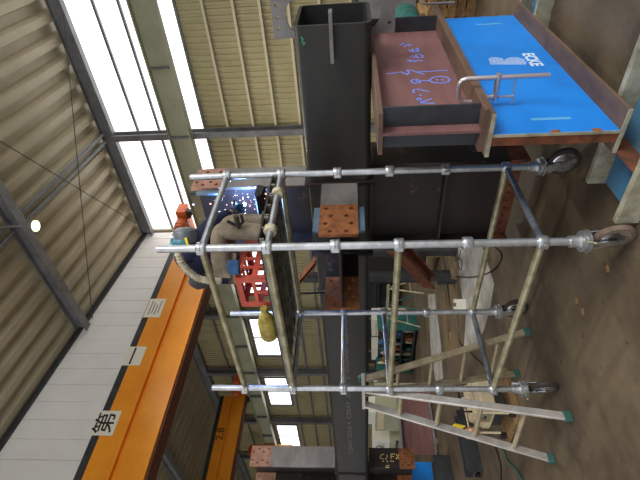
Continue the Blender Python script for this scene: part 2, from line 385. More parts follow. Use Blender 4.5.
# brackets ---------------------------------------------------------
def bracket(root, tip, A, D, Wd, depth, width, mw, mf, mr, rl, holes2, splice=None, tf=.026, tw=.016, rows=4):
    """H stub: A = axis root->tip, D = depth direction, Wd = flange width direction; root/tip = axis points"""
    root = V(root); A = V(A); D = V(D); Wd = V(Wd); ln = (V(tip)-root).dot(A)
    b = MB().prism([(.0,-tw/2),(ln,-tw/2),(ln,tw/2),(0,tw/2)], root-D*(depth/2-tf-.001), A, Wd, D*(depth-2*tf-.002)).build('bracket', mw, col)
    for s in (-1, 1):
        o = root+D*s*(depth/2-tf/2)
        f1 = plate('flange', rect(.0,ln-rl,-width/2,width/2), [], tf, o, A, Wd, mf if s < 0 else mw, b)
        hs = [circ(ln-rl+.05+(rl-.09)*j/(rows-1), w*(width*(.33 if j % 2 == 0 else .2)), .017) for j in range(rows) for w in (-1,1)]
        f2 = plate('bolted_flange_end', rect(ln-rl,ln,-width/2,width/2), hs, tf, o, A, Wd, mr, b)
        for f in (f1, f2): f.matrix_parent_inverse = b.matrix_world.inverted() if False else Matrix.Translation(-col.location).inverted() @ Matrix.Translation(-col.location)
        if splice and s < 0:
            for w in (-1, 1):
                so = o-D*s*(tf/2+.012)+A*(ln-rl)
                sp = plate('splice_plate', rect(.0,rl*.8,w*width*.12,w*(width/2+.05)) if w > 0 else rect(.0,rl*.8,w*(width/2+.05),w*width*.12), [], .02, so, A, Wd, splice, b)
    return b
def yb(px, py, x): return onx(px, py, x)
bracket((CX0-.031,2.635,1.722), (2.6,2.635,1.722), (-1,0,0), (0,1,0), (0,0,1), .85, .30, m_scale2, m_plate, m_rust, .37, True, splice=m_bluegrey)
bracket((3.565,2.66,CZ1+.031), (3.565,2.66,3.08), (0,0,1), (0,1,0), (1,0,0), .70, .32, m_scale2, m_plate, m_rust2, .28, True, splice=m_bluegrey)
bracket((3.565,2.60,CZ0-.031), (3.565,2.60,.12), (0,0,-1), (0,1,0), (1,0,0), .95, .30, m_scale2, m_scale2, m_drust, .16, True)
bracket((3.565,8.45,CZ1+.031), (3.565,8.45,3.5), (0,0,1), (0,1,0), (1,0,0), .70, .36, m_scale2, m_plate, m_rust2, .36, True)
bracket((3.565,8.45,CZ0-.031), (3.565,8.45,.66), (0,0,-1), (0,1,0), (1,0,0), .70, .34, m_scale2, m_scale2, m_rust, .26, True)
# rusty web end of the downward bracket with its row of bolt holes, and a stiffener
wx = 3.565-.008-.004
plate('web_end_plate', rect(2.16,3.04,.125,.25), [circ(2.2+.088*j,.19,.014) for j in range(10)], .006, (wx,0,0), (0,1,0), (0,0,1), m_drust, col)
bx('stiffener', m_scale, col, 3.44, 3.556, 2.2, 3.0, .78, .80)
# stencil along the column, chalk marks
text('stencil_print', 'CZRAY ZOLR 4  CZRAY  ZOLR  L  ZONAS  CZRAY', .085, (CX0-.0008,5.7,1.73), (0,-1,0), (0,0,1), m_stencil, col, sx=1.75)
mb = MB()
for a in ([(301,37),(303,39),(302,42),(305,43),(303,45)], ): ribbon(mb, [onx(x_,y_,CX0-.0005) for x_,y_ in a], (-1,0,0), .008)
mb.build('green_chalk_print', m_gchalk, col)
# ================================================================== SUPPORT BEAMS
# mauve H-beam on the blue one, both running away from the camera
mv = thing('steel_beam', 'mauve H-beam with dark stiffener plates and blue chalk writing on top of the blue beam', 'steel beam', (3.3,1.30,.853))
def hb(name, par, x0, x1, yc, z0, z1, b, tw, tf, mweb, mfl):
    MB().prism(rect(0,x1-x0,z0+tf+.0005,z1-tf-.0005), (x0,yc-tw/2,0), (1,0,0), (0,0,1), (0,tw,0)).build('web', mweb, par)
    bx('top_flange', mfl, par, x0, x1, yc-b/2, yc+b/2, z1-tf, z1)
    bx('bottom_flange', mfl, par, x0, x1, yc-b/2, yc+b/2, z0, z0+tf)
MX0, MX1 = 2.40, 4.40
hb('m', mv, MX0, MX1, 1.30, .853, 1.4555, .26, .016, .026, m_mauve, m_flange)
for x in (2.488, 4.19):
    for s in (-1, 1):
        y0, y1 = sorted((1.30+s*.0085, 1.30+s*.127))
        bx('stiffener', m_darkplate, mv, x-.008, x+.008, y0, y1, .880, 1.428)
yc = 1.30-.0085
mb = MB()
chalk = [ [(400,45),(403,44),(406,46),(404,47)], [(403,43),(405,46),(408,44)], [(408,44),(410,46),(412,44.5)],
 [(408,50),(412,52),(420,51.5)],[(412,49),(413,52)],[(416,48.5),(419,50)],[(418,48),(417,51.5)],[(413,50.3),(417,50)],
 [(410,57),(412,55.5),(414,58),(416,55),(419,54),(423,56),(422,58),(418,58),(416,56)], [(407,61),(410,60.5),(414,61.5),(418,60.5),(423,61)], [(409,60),(411,62)],[(414,60),(416,62)],
 [(386,74),(396,73),(401,72),(408,75)], [(407,70),(409,73),(406.5,75)], [(408,70.5),(412,70.5),(416,72),(424,74.3)], [(416,72),(432,71.2),(448,70.4)],
 [(411,81),(413,79.5),(417,79.5),(420.5,81),(420,82.8),(416,83.5),(412.5,83),(411,81)], [(414.5,81.3),(416.5,80.8),(417.5,82)], [(420.5,81),(429,80.7)],
 [(429,80.5),(433,77.5),(440,76.3),(447,77.2),(450,79.6),(448,82),(441,83.3),(433,82.6),(429,80.5)], [(437,79.5),(438,80.5)],[(441.5,79.5),(443.5,80.5)],
 [(413,92),(414,89.5),(417,89.2),(423,90.5),(429,91.5)], [(413,92),(415,93)], [(420,94.5),(421,96)],
 [(417,99),(418.5,98),(421,98.5),(421,100),(418,100.2),(417,99)], [(419,103),(425,101),(431.5,98.8)], [(419,103),(435,103.4)] ]
for st in chalk: ribbon(mb, [ony(x_,y_,yc) for x_,y_ in st], (0,-1,0), .0105)
mb.build('chalk_lettering_print', m_chalk, mv)
bl = thing('support_beam', 'bright blue H-beam with white printed emblem carrying the mauve beam', 'steel beam', (3.4,1.30,.131))
BX0, BX1 = 2.345, 4.5
hb('b', bl, BX0, BX1, 1.30, .131, .852, .26, .014, .022, m_blue, m_flange)
bx('end_edge', m_worn, bl, BX0-.006, BX0-.0005, 1.292, 1.308, .155, .828)
bx('end_stiffener', m_drust, bl, BX0+.002, BX0+.02, 1.3075, 1.365, .155, .828)
bx('flange_end', m_worn, bl, BX0-.007, BX0-.0005, 1.17, 1.43, .131, .153); bx('flange_end', m_worn, bl, BX0-.007, BX0-.0005, 1.17, 1.43, .830, .852)
for px in (556, 597): 
    q = onx(px, 134, BX0); bx('rust_patch', m_rust, bl, BX0-.002, BX0+.03, 1.2915, 1.2928, q.z-.025, q.z+.025)
yc = 1.30-.0075
# emblem: two hatched arches over a hatched bar, then lettering
mb = MB()
for i in range(9):
    t_ = i/8
    y_ = 57.6+6.6*t_
    segs = [(488.5+1.5*t_, 504-1.*abs(t_-.3)), (505.5-4*max(0,t_-.3), 523.5+2.5*t_)] if i < 5 else [(489.5+.8*t_, 527-.5*t_)]
    if i == 0: segs = [(491,499),(510,519)]
    if i == 1: segs = [(489,502.5),(507,522)]
    for a, b in segs: 
        nn = int((b-a)/1.3)
        for j in range(nn): 
            xa = a+(b-a)*j/nn; ribbon(mb, [ony(xa,y_,yc), ony(xa+.8,y_,yc)], (0,-1,0), .011, .0008)
mb.build('emblem_print', m_print, bl)
a_ = ony(526, 52.5, yc); b_ = ony(538, 67, yc); dU = (b_-a_); 
text('lettering_print', 'ECKE', .115, (a_+b_)/2+V((0,-.001,0)), dU, V((0,1,0)).cross(dU)*-1 if False else dU.cross(V((0,1,0)))*1, m_print, bl, sx=dU.length/.31, bold=.004)
mb = MB()
for st in ([(531,119.5),(548,118.8),(571,118)], [(476,24.5),(486,24.3),(501,23.3)]): ribbon(mb, [ony(x_,y_,yc) for x_,y_ in st], (0,-1,0), .026, .0006)
mb.build('scuff_print', mat('scuff', L(96,170,220), .6), bl)
# low skid H-beams on the floor under the blue beam
for X0, lab in ((2.22, 'worn blue skid beam on the floor under the near end of the bright blue beam'), (4.15, 'worn blue skid beam under the far end of the bright blue beam')):
    sk = thing('floor_skid', lab, 'steel beam', (X0+.16,1.2,0), None)
    for x in (X0-.1, X0+.3):
        bx('flange', m_worn, sk, x-.02, x+.02, .66, 1.75, 0, .130, bevel=.006)
    bx('web', m_oldblue, sk, X0-.0795, X0+.2795, .66, 1.74, .012, .024)
    bx('stiffener', m_drust, sk, X0-.0795, X0+.2795, 1.42, 1.436, .0245, .126)
# far supports under the other end of the column
fb = thing('steel_beam', 'brown H-beam under the far end of the dark column', 'steel beam', (3.4,9.6,.66))
hb('f', fb, 2.5, 4.15, 9.6, .66, 1.4555, .25, .016, .026, m_scale2, m_scale2)
fb2 = thing('support_beam', 'blue H-beam on the floor beneath the brown beam at the far end of the column', 'steel beam', (3.4,9.6,0))
hb('f', fb2, 2.2, 4.15, 9.6, .0, .659, .25, .016, .026, m_blue, m_flange)
mb = MB()
for st in ([(384,454),(381,455),(380,458),(384,459)], [(387,454.5),(387,458),(385,459)], [(391,454),(391,459)],[(391,454),(395,454)],[(391,456.5),(394,456.5)],[(396,454),(399,459)],[(399,454),(396,459)],
   [(382,461.5),(384,461)],[(386,460),(388,462.5)],[(390,461),(394,461.5)],[(386,466),(389,465),(389,467.5),(386,467.5),(386,466)]):
    ribbon(mb, [ony(x_,y_,8.099) for x_,y_ in st], (0,-1,0), .015)
mb.build('yellow_chalk_print', m_ychalk, col)
# clamps
cl = thing('bar_clamp', 'silver F-shaped bar clamp gripping the flanges of the mauve and blue beams', 'clamp', (2.7,1.12,.853))
xk = 2.70; yk = 1.115
MB().path([(xk,yk,.455),(xk,yk,.925),(xk,yk+.008,.952),(xk,yk+.03,.966),(xk,yk+.11,.962),(xk,yk+.145,.93),(xk,yk+.145,.88)], [.014]*5+[.013,.015], 10).build('bar', m_clamp, cl, smooth=True)
MB().path([(xk,yk-.022,.745),(xk,yk+.03,.745),(xk,yk+.14,.74)], [.017,.017,.015], 10).build('sliding_arm', m_clamp, cl, smooth=True)
MB().path([(xk,yk+.12,.724),(xk,yk+.12,.63)], .008, 8).build('screw', m_clamp, cl, smooth=True)
MB().path([(xk,yk+.12,.756),(xk,yk+.12,.829)], [.014,.017], 10).build('pad', m_clamp, cl, smooth=True)
MB().path([(xk,yk+.02,.642),(xk,yk+.165,.634)], .006, 8).build('handle', m_clamp, cl, smooth=True)
cl2 = thing('bar_clamp', 'small dark clamp on the far end of the blue beam', 'clamp', (4.42,1.15,.852))
MB().path([(4.42,1.14,.70),(4.42,1.14,.97),(4.42,1.07,.975)], .01, 8).build('bar', m_plate, cl2, smooth=True)
MB().path([(4.42,1.135,.862),(4.42,1.25,.862)], .009, 8).build('arm', m_plate, cl2, smooth=True)
# ================================================================== SCAFFOLD TOWER
AX, AY, W1, W2 = 2.100, 1.876, .816, 1.602
LEG = {'A':(AX,AY),'B':(AX+W1,AY),'C':(AX,AY+W2),'D':(AX+W1,AY+W2)}
ZT, ZTB, ZP, ZJ, ZM, ZB = 2.84, 2.555, 2.142, 1.72, 1.336, .498
PR = .0243
tw = thing('scaffold_tower', 'tall galvanised pipe scaffold tower on four casters with a worker on its platform', 'scaffold', (AX+W1/2,AY+W2/2,0))
wheels_rot = {'A':205,'B':185,'C':190,'D':200}
for kx, (x, y) in LEG.items():
    tube('post', m_galv, tw, (x,y,.285), (x,y,ZT), PR, 16)
    ca = math.radians({'A':-109,'B':-99,'C':-104,'D':-90}[kx])      # wheel trail direction
    tdir = V((math.cos(ca),math.sin(ca),0)); sd = V((-tdir.y,tdir.x,0))
    cst = MB().lathe((x,y,.235), (0,0,1), [(0,.055),(.006,.07),(.018,.07),(.022,.05),(.03,.05),(.034,.064),(.046,.064),(.052,.042),(.075,.036),(.11,.036)], 18).build('caster', m_zinc, tw, smooth=True)
    wc = V((x,y,.112))+tdir*.045
    MB().lathe(wc-sd*.022, sd, [(0,.06),(0,.095),(.008,.11),(.036,.11),(.044,.095),(.044,.06)], 28).build('tyre', m_tire2 if kx == 'A' else m_tire, cst, smooth=True)
    MB().lathe(wc-sd*.030, sd, [(0,.01),(.002,.034),(.006,.05),(.004,.078),(.010,.09),(.05,.09),(.056,.078),(.054,.05),(.058,.034),(.06,.01)], 28).build('hub_cover', m_chrome, cst, smooth=True)
    for s in (-1, 1):
        MB().prism([(-.05,.232),(.045,.232),(.068,.112),(.055,.095),(.035,.1)], V((x,y,0))+sd*(s*.038-.002), tdir, (0,0,1), sd*.004).build('fork', m_chrome, cst)
    ld = (V((-.62,-.5,0))).normalized()
    MB().path([V((x,y,.262))+ld*.05, V((x,y,.262))+ld*.085, V((x,y,.30))+ld*.21], [.011,.007,.006], 8).build('brake_lever', m_oldpipe, cst, smooth=True)
    MB().path([V((x,y,.245))-ld*.06+sd*.02, V((x,y,.32))-ld*.075+sd*.02], .013, 8).build('jack_bolt', m_zinc, cst, smooth=True)
def coup(x, y, z, ax=(0,0,1)):
    a = V(ax); o = V((x,y,z))
    w = V((0,0,1)).cross(a)
    return MB().lathe(o-a*.03, a, [(0,.0255),(0,.037),(.006,.041),(.026,.041),(.03,.035),(.034,.041),(.054,.041),(.06,.037),(.06,.0255)], 14).obox(o+V((-.05,-.012,-.022)), V((.026,0,0)), V((0,.024,0)), V((0,0,.044))).build('coupler', m_zinc, tw, smooth=True)
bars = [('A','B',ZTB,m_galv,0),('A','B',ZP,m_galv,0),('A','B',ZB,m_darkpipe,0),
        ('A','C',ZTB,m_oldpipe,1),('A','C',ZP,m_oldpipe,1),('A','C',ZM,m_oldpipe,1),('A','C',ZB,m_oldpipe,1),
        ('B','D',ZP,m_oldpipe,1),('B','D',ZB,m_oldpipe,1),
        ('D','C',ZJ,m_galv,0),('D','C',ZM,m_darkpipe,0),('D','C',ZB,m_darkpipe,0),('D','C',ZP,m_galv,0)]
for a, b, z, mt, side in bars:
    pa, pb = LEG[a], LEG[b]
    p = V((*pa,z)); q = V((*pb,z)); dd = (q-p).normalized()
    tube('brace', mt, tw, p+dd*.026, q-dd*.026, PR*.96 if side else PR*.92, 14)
for kx, (x, y) in LEG.items():
    for z in ((ZTB,ZP,ZJ,ZM,.93,ZB) if kx != 'D' else (ZP,ZJ,ZM,.93,ZB)): coup(x, y, z)
# platform planks: side rails with cross rungs, seen from below
for i in range(3):
    x0 = AX+.05+i*.245
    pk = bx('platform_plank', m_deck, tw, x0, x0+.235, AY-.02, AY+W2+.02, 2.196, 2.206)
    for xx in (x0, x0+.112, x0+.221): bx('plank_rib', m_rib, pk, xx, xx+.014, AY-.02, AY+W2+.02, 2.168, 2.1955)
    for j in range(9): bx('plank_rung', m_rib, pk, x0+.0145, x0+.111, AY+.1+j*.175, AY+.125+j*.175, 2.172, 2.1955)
for t_ in (.3, .8):
    p = V((AX+W1*(1-t_),AY,ZP)); MB().lathe(p-V((.03,0,0)), (1,0,0), [(0,.024),(.004,.04),(.015,.044),(.03,.038),(.045,.044),(.056,.04),(.06,.024)], 12).build('rope_wrap', m_cord, tw, smooth=True)
# ================================================================== CRATE, JUG, PERSON
cr = thing('plastic_crate', 'red slotted plastic crate under the seated worker on the scaffold platform', 'crate', (2.51,2.505,2.207))
X0, X1, Y0, Y1, Z0, Z1 = 2.30, 2.72, 2.35, 2.66, 2.207, 2.475
def slots(a, b, nu):
    hs = []
    for r0, r1 in ((.03,.105),(.145,.225)):
        wv = (b-a-.04)/nu
        for j in range(nu): hs.append(rect(a+.02+j*wv+.012, a+.02+(j+1)*wv-.012, Z0+r0, Z0+r1))
    return hs
for yy in (Y0+.006, Y1-.006): plate('side_panel', rect(X0,X1,Z0,Z1), slots(X0,X1,4), .012, (0,yy,0), (1,0,0), (0,0,1), m_red, cr)
for xx in (X0+.006, X1-.006): plate('end_panel', rect(Y0+.0125,Y1-.0125,Z0,Z1), [rect(Y0+.05,Y1-.05,Z0+.15,Z0+.225), rect(Y0+.05,Y0+.14,Z0+.03,Z0+.125), rect(Y1-.14,Y1-.05,Z0+.03,Z0+.125)], .012, (xx,0,0), (0,1,0), (0,0,1), m_red, cr)
plate('seat_panel', rect(X0+.0125,X1-.0125,Y0+.0125,Y1-.0125), [rect(X0+.04+.09*j,X0+.1+.09*j,Y0+.05,Y1-.05) for j in range(4)], .012, (0,0,Z1-.0065), (1,0,0), (0,1,0), m_red, cr)
jug = thing('plastic_jug', 'amber plastic bottle lying on the scaffold platform', 'bottle', (2.2,2.75,2.21))
MB().lathe((2.20,2.585,2.278), (.0,1,0), [(0,.022),(.03,.022),(.035,.03),(.08,.05),(.13,.068),(.29,.068),(.31,.06),(.325,.03)], 18).build('body', m_jug, jug, smooth=True)
MB().lathe((2.20,2.562,2.278), (.0,1,0), [(0,.027),(.0225,.027)], 14).build('cap', m_jug, jug, smooth=True)
pc = []
for k_ in range(13):
    t_ = k_/12; pc.append(V((2.965,3.25,2.13)).lerp(V((3.34,3.62,2.004)), t_)+V((0,0,-.28*math.sin(PI*t_)*(1-t_*.6))))
pc += [V((3.55,3.75,2.004)), V((3.7,3.82,2.004))]
tag(MB().path(pc, .009, 8).build('power_cable', m_black, smooth=True), 'black cable sagging from the scaffold platform onto the dark column', 'cable')
def skin(name, pts, edges, ms, parent, sub=2, root=0):
    me = bpy.data.meshes.new(name); me.from_pydata([p[:3] for p in pts], edges, []); 
    o = bpy.data.objects.new(name, me); COL.objects.link(o)
    o.modifiers.new('s', 'SKIN'); 
    for i, p in enumerate(pts):
        r = p[3]; me.skin_vertices[0].data[i].radius = (r if not isinstance(r, tuple) else r[0], r if not isinstance(r, tuple) else r[1])
    me.skin_vertices[0].data[root].use_root = True
    sb = o.modifiers.new('d', 'SUBSURF'); sb.levels = sub; sb.render_levels = sub
    bpy.context.view_layer.update(); m2 = mesh_of(o); bpy.data.objects.remove(o)
    m2.materials.clear(); m2.materials.append(ms); m2.name = name
    for p in m2.polygons: p.use_smooth = True
    o = bpy.data.objects.new(name, m2); COL.objects.link(o)
    if parent: put(o, parent)
    return o
pe = thing('person', 'person in navy jacket and khaki trousers sitting hunched on a red crate, welding', 'person', (2.47,2.40,2.207))
fd = V((.5,-.866,0)); lf = V((.866,.5,0))
hip = V((2.47,2.43,2.60)); 
mid = V((2.445,2.385,2.74)); up_ = V((2.465,2.30,2.83)); nk = V((2.485,2.225,2.865)); hd = V((2.485,2.175,2.85))
shL, shR = up_+lf*.155+V((0,0,-.01))+fd*.02, up_-lf*.155+V((0,0,-.01))+fd*.02
hipL, hipR = hip+lf*.09+fd*.03, hip-lf*.09+fd*.03
knL, knR = hip+lf*.11+fd*.40+V((-.03,.03,-.015)), hip-lf*.06+fd*.36+V((-.03,.03,-.005))
ftL, ftR = V((knL.x,knL.y,2.285))-fd*.02, V((knR.x,knR.y,2.285))-fd*.02
haL, haR = V((3.02,2.36,2.62)), V((2.98,2.26,2.60))
elL = (shL+haL)/2+V((.0,-.02,-.06)); elR = onx(209, 226, 2.70)
# body: head, neck, trunk, limbs as one surface
pts = []; ed = []
def P_(v, r, par=None):
    pts.append((*v, r)); i = len(pts)-1
    if par is not None: ed.append((par, i))
    return i
a = P_(hip,.09); b = P_(mid,.10,a); c = P_(up_,.09,b); d_ = P_(nk,.05,c)
h0 = P_(nk+(hd-nk)*.5,.062,d_); h1 = P_(hd,.08,h0); h2 = P_(hd+V((.02,-.035,.03)),.07,h1)
nose = P_(hd+fd*.095+V((0,0,-.04)),.016,h1)
for sh, el, ha in ((shL,elL,haL),(shR,elR,haR)):
    s_ = P_(sh,.04,c); e_ = P_(el,.032,s_); w_ = P_(el+(ha-el)*.85,.026,e_); P_(ha,.03,w_)
for hp, kn, ft in ((hipL,knL,ftL),(hipR,knR,ftR)):
    s_ = P_(hp,.06,a); e_ = P_(kn,.045,s_); w_ = P_(ft,.02,e_); P_(ft+fd*.10+V((0,0,-.045)),.016,w_)
skin('body', pts, ed, m_skin, pe)
# hands with fingers closing on the torch
for ha, el, sgn in ((haL,elL,1),(haR,elR,-1)):
    dr = (ha-el).normalized(); sd = dr.cross(V((0,0,1))).normalized(); nn = sd.cross(dr)
    pts = []; ed = []
    w_ = P_(ha-dr*.03,.03); pm = P_(ha+dr*.04,(.036,.02),w_)
    for j, ln in enumerate((.055,.065,.06,.045)):
        o_ = ha+dr*.075+sd*(.027-.018*j)
        k1 = P_(o_,.011,pm); k2 = P_(o_+dr*ln*.45-nn*.018,.010,k1); P_(o_+dr*ln*.5-nn*.045,.009,k2)
    t1 = P_(ha+dr*.02+sd*.04*sgn,.013,w_); P_(ha+dr*.065+sd*.05*sgn-nn*.02,.011,t1)
    skin('glove', pts, ed, m_denim, pe, 1)
# jacket
pts = []; ed = []
a = P_(hip+V((0,0,.03)),(.135,.15)); b = P_(mid,(.145,.165),a); c = P_(up_,(.14,.165),b); P_(nk-(nk-up_)*.2,.075,c)
for sh, el, ha in ((shL,elL,haL),(shR,elR,haR)):
    s_ = P_(sh,.085,c); e_ = P_(el,.068,s_); P_(el+(ha-el)*.9,.045,e_)
skin('jacket', pts, ed, m_navy, pe)
# darker apron back panel: a vest over the lower back
pts = []; ed = []
bk = V((-.05,.03,0))
skin('vest', [(*(hip+V((-.03,.02,.10))),.158),(*(mid+V((-.02,.02,-.01))),.168),(*(mid+(up_-mid)*.3),.16)], [(0,1),(1,2)], m_char, pe)
# trousers
pts = []; ed = []
a = P_(hip,(.115,.12)); 
for hp, kn, ft in ((hipL,knL,ftL),(hipR,knR,ftR)):
    s_ = P_(hp,.09,a); t_ = P_(hp+(kn-hp)*.6,.078,s_); e_ = P_(kn,.08,t_); g = P_(kn+(ft-kn)*.5,.074,e_); P_(ft+V((0,0,-.05)),.066,g)
skin('trousers', pts, ed, m_khaki, pe)
for ft in (ftL, ftR):
    skin('boot', [(*(ft+V((0,0,.03))),.056),(ft.x,ft.y,2.25,.05),(*(V((ft.x,ft.y,2.245))+fd*.09),.036),(*(V((ft.x,ft.y,2.24))+fd*.16),.03)], [(0,1),(1,2),(2,3)], m_boot, pe)
# helmet with welding shield
hx = (hd-nk).normalized(); upv = V((0.1,-.3,.95)).normalized()
MB().lathe(hd+V((-.01,.0,.0)), V((-.35,.05,.93)), [(-.03,.104),(-.02,.106),(.02,.102),(.06,.086),(.085,.06),(.1,.025)], 22).build('helmet', m_helmet, pe, smooth=True)
MB().lathe(hd+fd*.07+V((0,0,-.01)), fd, [(-.05,.098),(0,.096),(.035,.082),(.05,.05),(.052,.02)], 16).build('face_shield', m_visor, pe, smooth=True)
MB().lathe(hd+V((-.01,0,.0)), V((-.35,.05,.93)), [(-.045,.104),(-.045,.11),(-.028,.111),(-.028,.105)], 22).build('head_strap', m_yellow, pe, smooth=True)
# harness: belt, bellows lanyard arching over the back, pouch
ly = [onx(179,246,2.30), onx(178,253,2.26), onx(181,262,2.24), onx(188,271,2.235), onx(198,278.5,2.235), onx(210,281,2.25), onx(221,281,2.28)]
pt = []
for i in range(len(ly)-1):
    for j in range(6): pt.append(ly[i].lerp(ly[i+1], j/6))
pt.append(ly[-1])
MB().path(pt, [.022+.005*(i % 2) for i in range(len(pt))], 10).build('lanyard', m_cord, pe, smooth=True)
MB().path([ly[-1], onx(228,281,2.3)], .022, 8).build('lanyard_hook', m_navy, pe, smooth=True)
p = onx(233,268,2.33)
MB().path([onx(227,221,2.535), onx(233,224,2.53), onx(239,226,2.525), onx(243,222,2.525), onx(241,215,2.53)], .011, 8).build('tool_strap', m_black, pe, smooth=True)
MB().path([onx(236,216,2.53), onx(239,228,2.52)], [.02,.014], 8).build('tool_holster', m_boot, pe, smooth=True)
MB().prism([(-.05,-.045),(.05,-.05),(.06,.03),(.02,.045),(-.045,.035)], p-lf*.02, fd, (0,0,1), lf*.05).build('tool_pouch', m_denim, pe, bevel=.012)
# torch held between the hands
to = thing('welding_torch', 'welding torch in the worker\'s hands', 'torch', haR)
WP = onx(245, 203, 3.40)
MB().path([haR+V((-.06,-.02,-.06)), haR+V((.05,.0,-.0)), haR+V((.2,.04,.03)), WP+V((-.1,-.02,.03))], [.016,.014,.01,.008], 8).build('torch_body', m_black, to, smooth=True)
# arc and sparks
ar = tag(MB().lathe(WP+V((-.02,0,-.014)), (0,0,1), [(0,.004),(.007,.012),(.014,.014),(.021,.012),(.028,.004)], 10).build('welding_arc', m_arc, smooth=True), 'bright white welding arc on the upright bracket web', 'arc')
mb = MB()
for i in range(170):
    u_ = random.random()
    px = 272-abs(random.gauss(0,34)); py = 205+random.gauss(0,13)
    if not 189 < py < 238 or px < 192 or random.random() < .25: continue
    dp = random.uniform(3.25,3.52); q = onx(px, py, dp); r = random.choice((.003,.003,.004,.005,.008))
    mb.lathe(q-V((0,0,r)), (0,0,1), [(0,r*.3),(r*.5,r*.85),(r,r),(r*1.5,r*.85),(2*r,r*.3)], 6, mi=random.choice((0,0,0,1)))
tag(mb.build('welding_sparks', [m_spark, m_spark2]), 'spray of orange and white sparks in front of the bracket', 'sparks', kind='stuff')
ld = bpy.data.lights.new('arc_light', 'POINT'); ld.energy = 34; ld.color = (.2,.4,1); ld.shadow_soft_size = .05
lo = bpy.data.objects.new('arc_light', ld); COL.objects.link(lo); lo.location = WP+V((-.11,.01,.03))
ws = thing('welding_shield', 'black welding shield held up just below the arc', 'shield', WP+V((-.1,0,-.1)))
a_ = onx(250, 187, 3.36); b_ = onx(263, 213, 3.36)
MB().prism([(.0,.0),(.05,-.05),(.17,-.06),(.20,0),(.17,.02),(.05,.02)], V((3.20,b_.y,b_.z)), (1,0,0), (0,0,1), V((0,a_.y-b_.y,0))).build('shell', m_black, ws, bevel=.008)
MB().path([V((3.22,b_.y+.02,b_.z-.01)), V((3.08,b_.y+.06,b_.z-.03))], .012, 8).build('handle', m_black, ws, smooth=True)
# ================================================================== STEPLADDER
la = thing('stepladder', 'aluminium stepladder standing open beside the scaffold', 'ladder', (2.2,3.85,0))
dy = .10
fa, fb_ = V((1.82,3.39,0)), V((1.76,3.96,0)); ba, bb = V((2.74,3.46+dy,0)), V((2.66,4.02+dy,0))
ta, tb = V((2.2,3.58,1.55)), V((2.19,3.80,1.55))
def stile(p, q, nm, mt):
    d_ = (q-p); s_ = V((0,1,0))
    ax = d_.normalized(); w = ax.cross(s_).normalized()
    return MB().obox(p-w*.03-s_*.013, w*.06, s_*.026, d_).build(nm, mt, la, bevel=.004)
off = V((.05,0,0))
for f_, b_, t_ in ((fa,ba,ta),(fb_,bb,tb)):
    stile(f_+V((0,0,.04)), t_-off, 'stile', m_alu); stile(b_+V((0,0,.04)), t_+off, 'stile', m_alu2)
    for q_ in (f_, b_): bx('rubber_foot', m_green, la, q_.x-.04, q_.x+.04, q_.y-.02, q_.y+.02, 0, .06, bevel=.008)
for j in range(1, 5):
    t_ = j/5
    MB().path([fa.lerp(ta-off,t_)+V((0,.012,0)), fb_.lerp(tb-off,t_)-V((0,.012,0))], .02, 8).build('step', m_alu2, la)
    MB().path([ba.lerp(ta+off,t_)+V((0,.012,0)), bb.lerp(tb+off,t_)-V((0,.012,0))], .017, 8).build('rear_rung', m_alu2, la)
bx('top_cap', m_alu, la, 2.11, 2.29, 3.54, 3.84, 1.535, 1.565, bevel=.006)
gc = thing('beam_clamp', 'teal cast clamp hanging at the stepladder top', 'clamp', (2.36,3.72,1.5))
q0 = onx(366, 379, 2.42)
MB().path([q0+V((0,.04,.05)), q0+V((0,-.03,.06)), q0+V((0,-.07,.02)), q0+V((0,-.07,-.03)), q0+V((0,-.03,-.06)), q0+V((0,.03,-.055))], [.016,.02,.022,.022,.02,.016], 8).build('jaw', m_teal, gc, smooth=True)
MB().path([q0+V((0,.03,-.1)), q0+V((0,.03,.0))], .01, 8).build('screw', m_zinc, gc, smooth=True)
# ================================================================== CREAM MACHINE behind the ladder
def ontop(px, py): return onz(px, py, 0)
mc = thing('portable_welder', 'cream portable machine with a wire reel on a wooden board behind the stepladder', 'machine', (2.55,4.45,0))
o = V((2.36,4.42,0))
bx('base_board', m_wood, mc, 2.2, 2.75, 4.2, 4.78, 0, .03)
for x in (2.26,2.69):
    for y in (4.26,4.72): bx('foot', m_black, mc, x-.025, x+.025, y-.025, y+.025, .031, .09)
MB().prism([(-.22,.2),(.2,.2),(.2,.27),(.06,.44),(-.1,.46),(-.22,.34)], (2.3,4.46,0), (0,1,0), (0,0,1), (.34,0,0)).build('casing', m_cream, mc, bevel=.015)
bx('engine', m_dsteel, mc, 2.32, 2.6, 4.3, 4.62, .092, .199, bevel=.01)
for yy in (4.25,4.66): MB().path([(2.26,yy,.1),(2.26,yy,.42),(2.66,yy,.42),(2.66,yy,.1)], .013, 8).build('frame_tube', m_cream, mc, smooth=True)
bx('fuel_cap', m_plate, mc, 2.4, 2.46, 4.36, 4.42, .461, .485)
bx('vent_panel', m_oldpipe, mc, 2.287, 2.299, 4.3, 4.48, .24, .36); bx('vent_slot', m_ink, mc, 2.281, 2.2865, 4.36, 4.42, .29, .31)
MB().lathe((2.25,4.6,.42), (-1,0,0), [(0,.03),(0,.075),(.02,.085),(.06,.075),(.06,.03)], 18).build('wire_reel', m_pink, mc, smooth=True)
MB().obox(V((2.22,4.45,.5)), V((0,.06,.03)), V((0,-.05,.11)), V((.006,0,0))).build('tag', m_yellow, mc)
MB().path([(2.3,4.3,.44),(2.3,4.3,.54),(2.62,4.3,.54),(2.62,4.3,.44)], .012, 8).build('handle', m_black, mc, smooth=True)
mc.location += V((.16,.2,0))
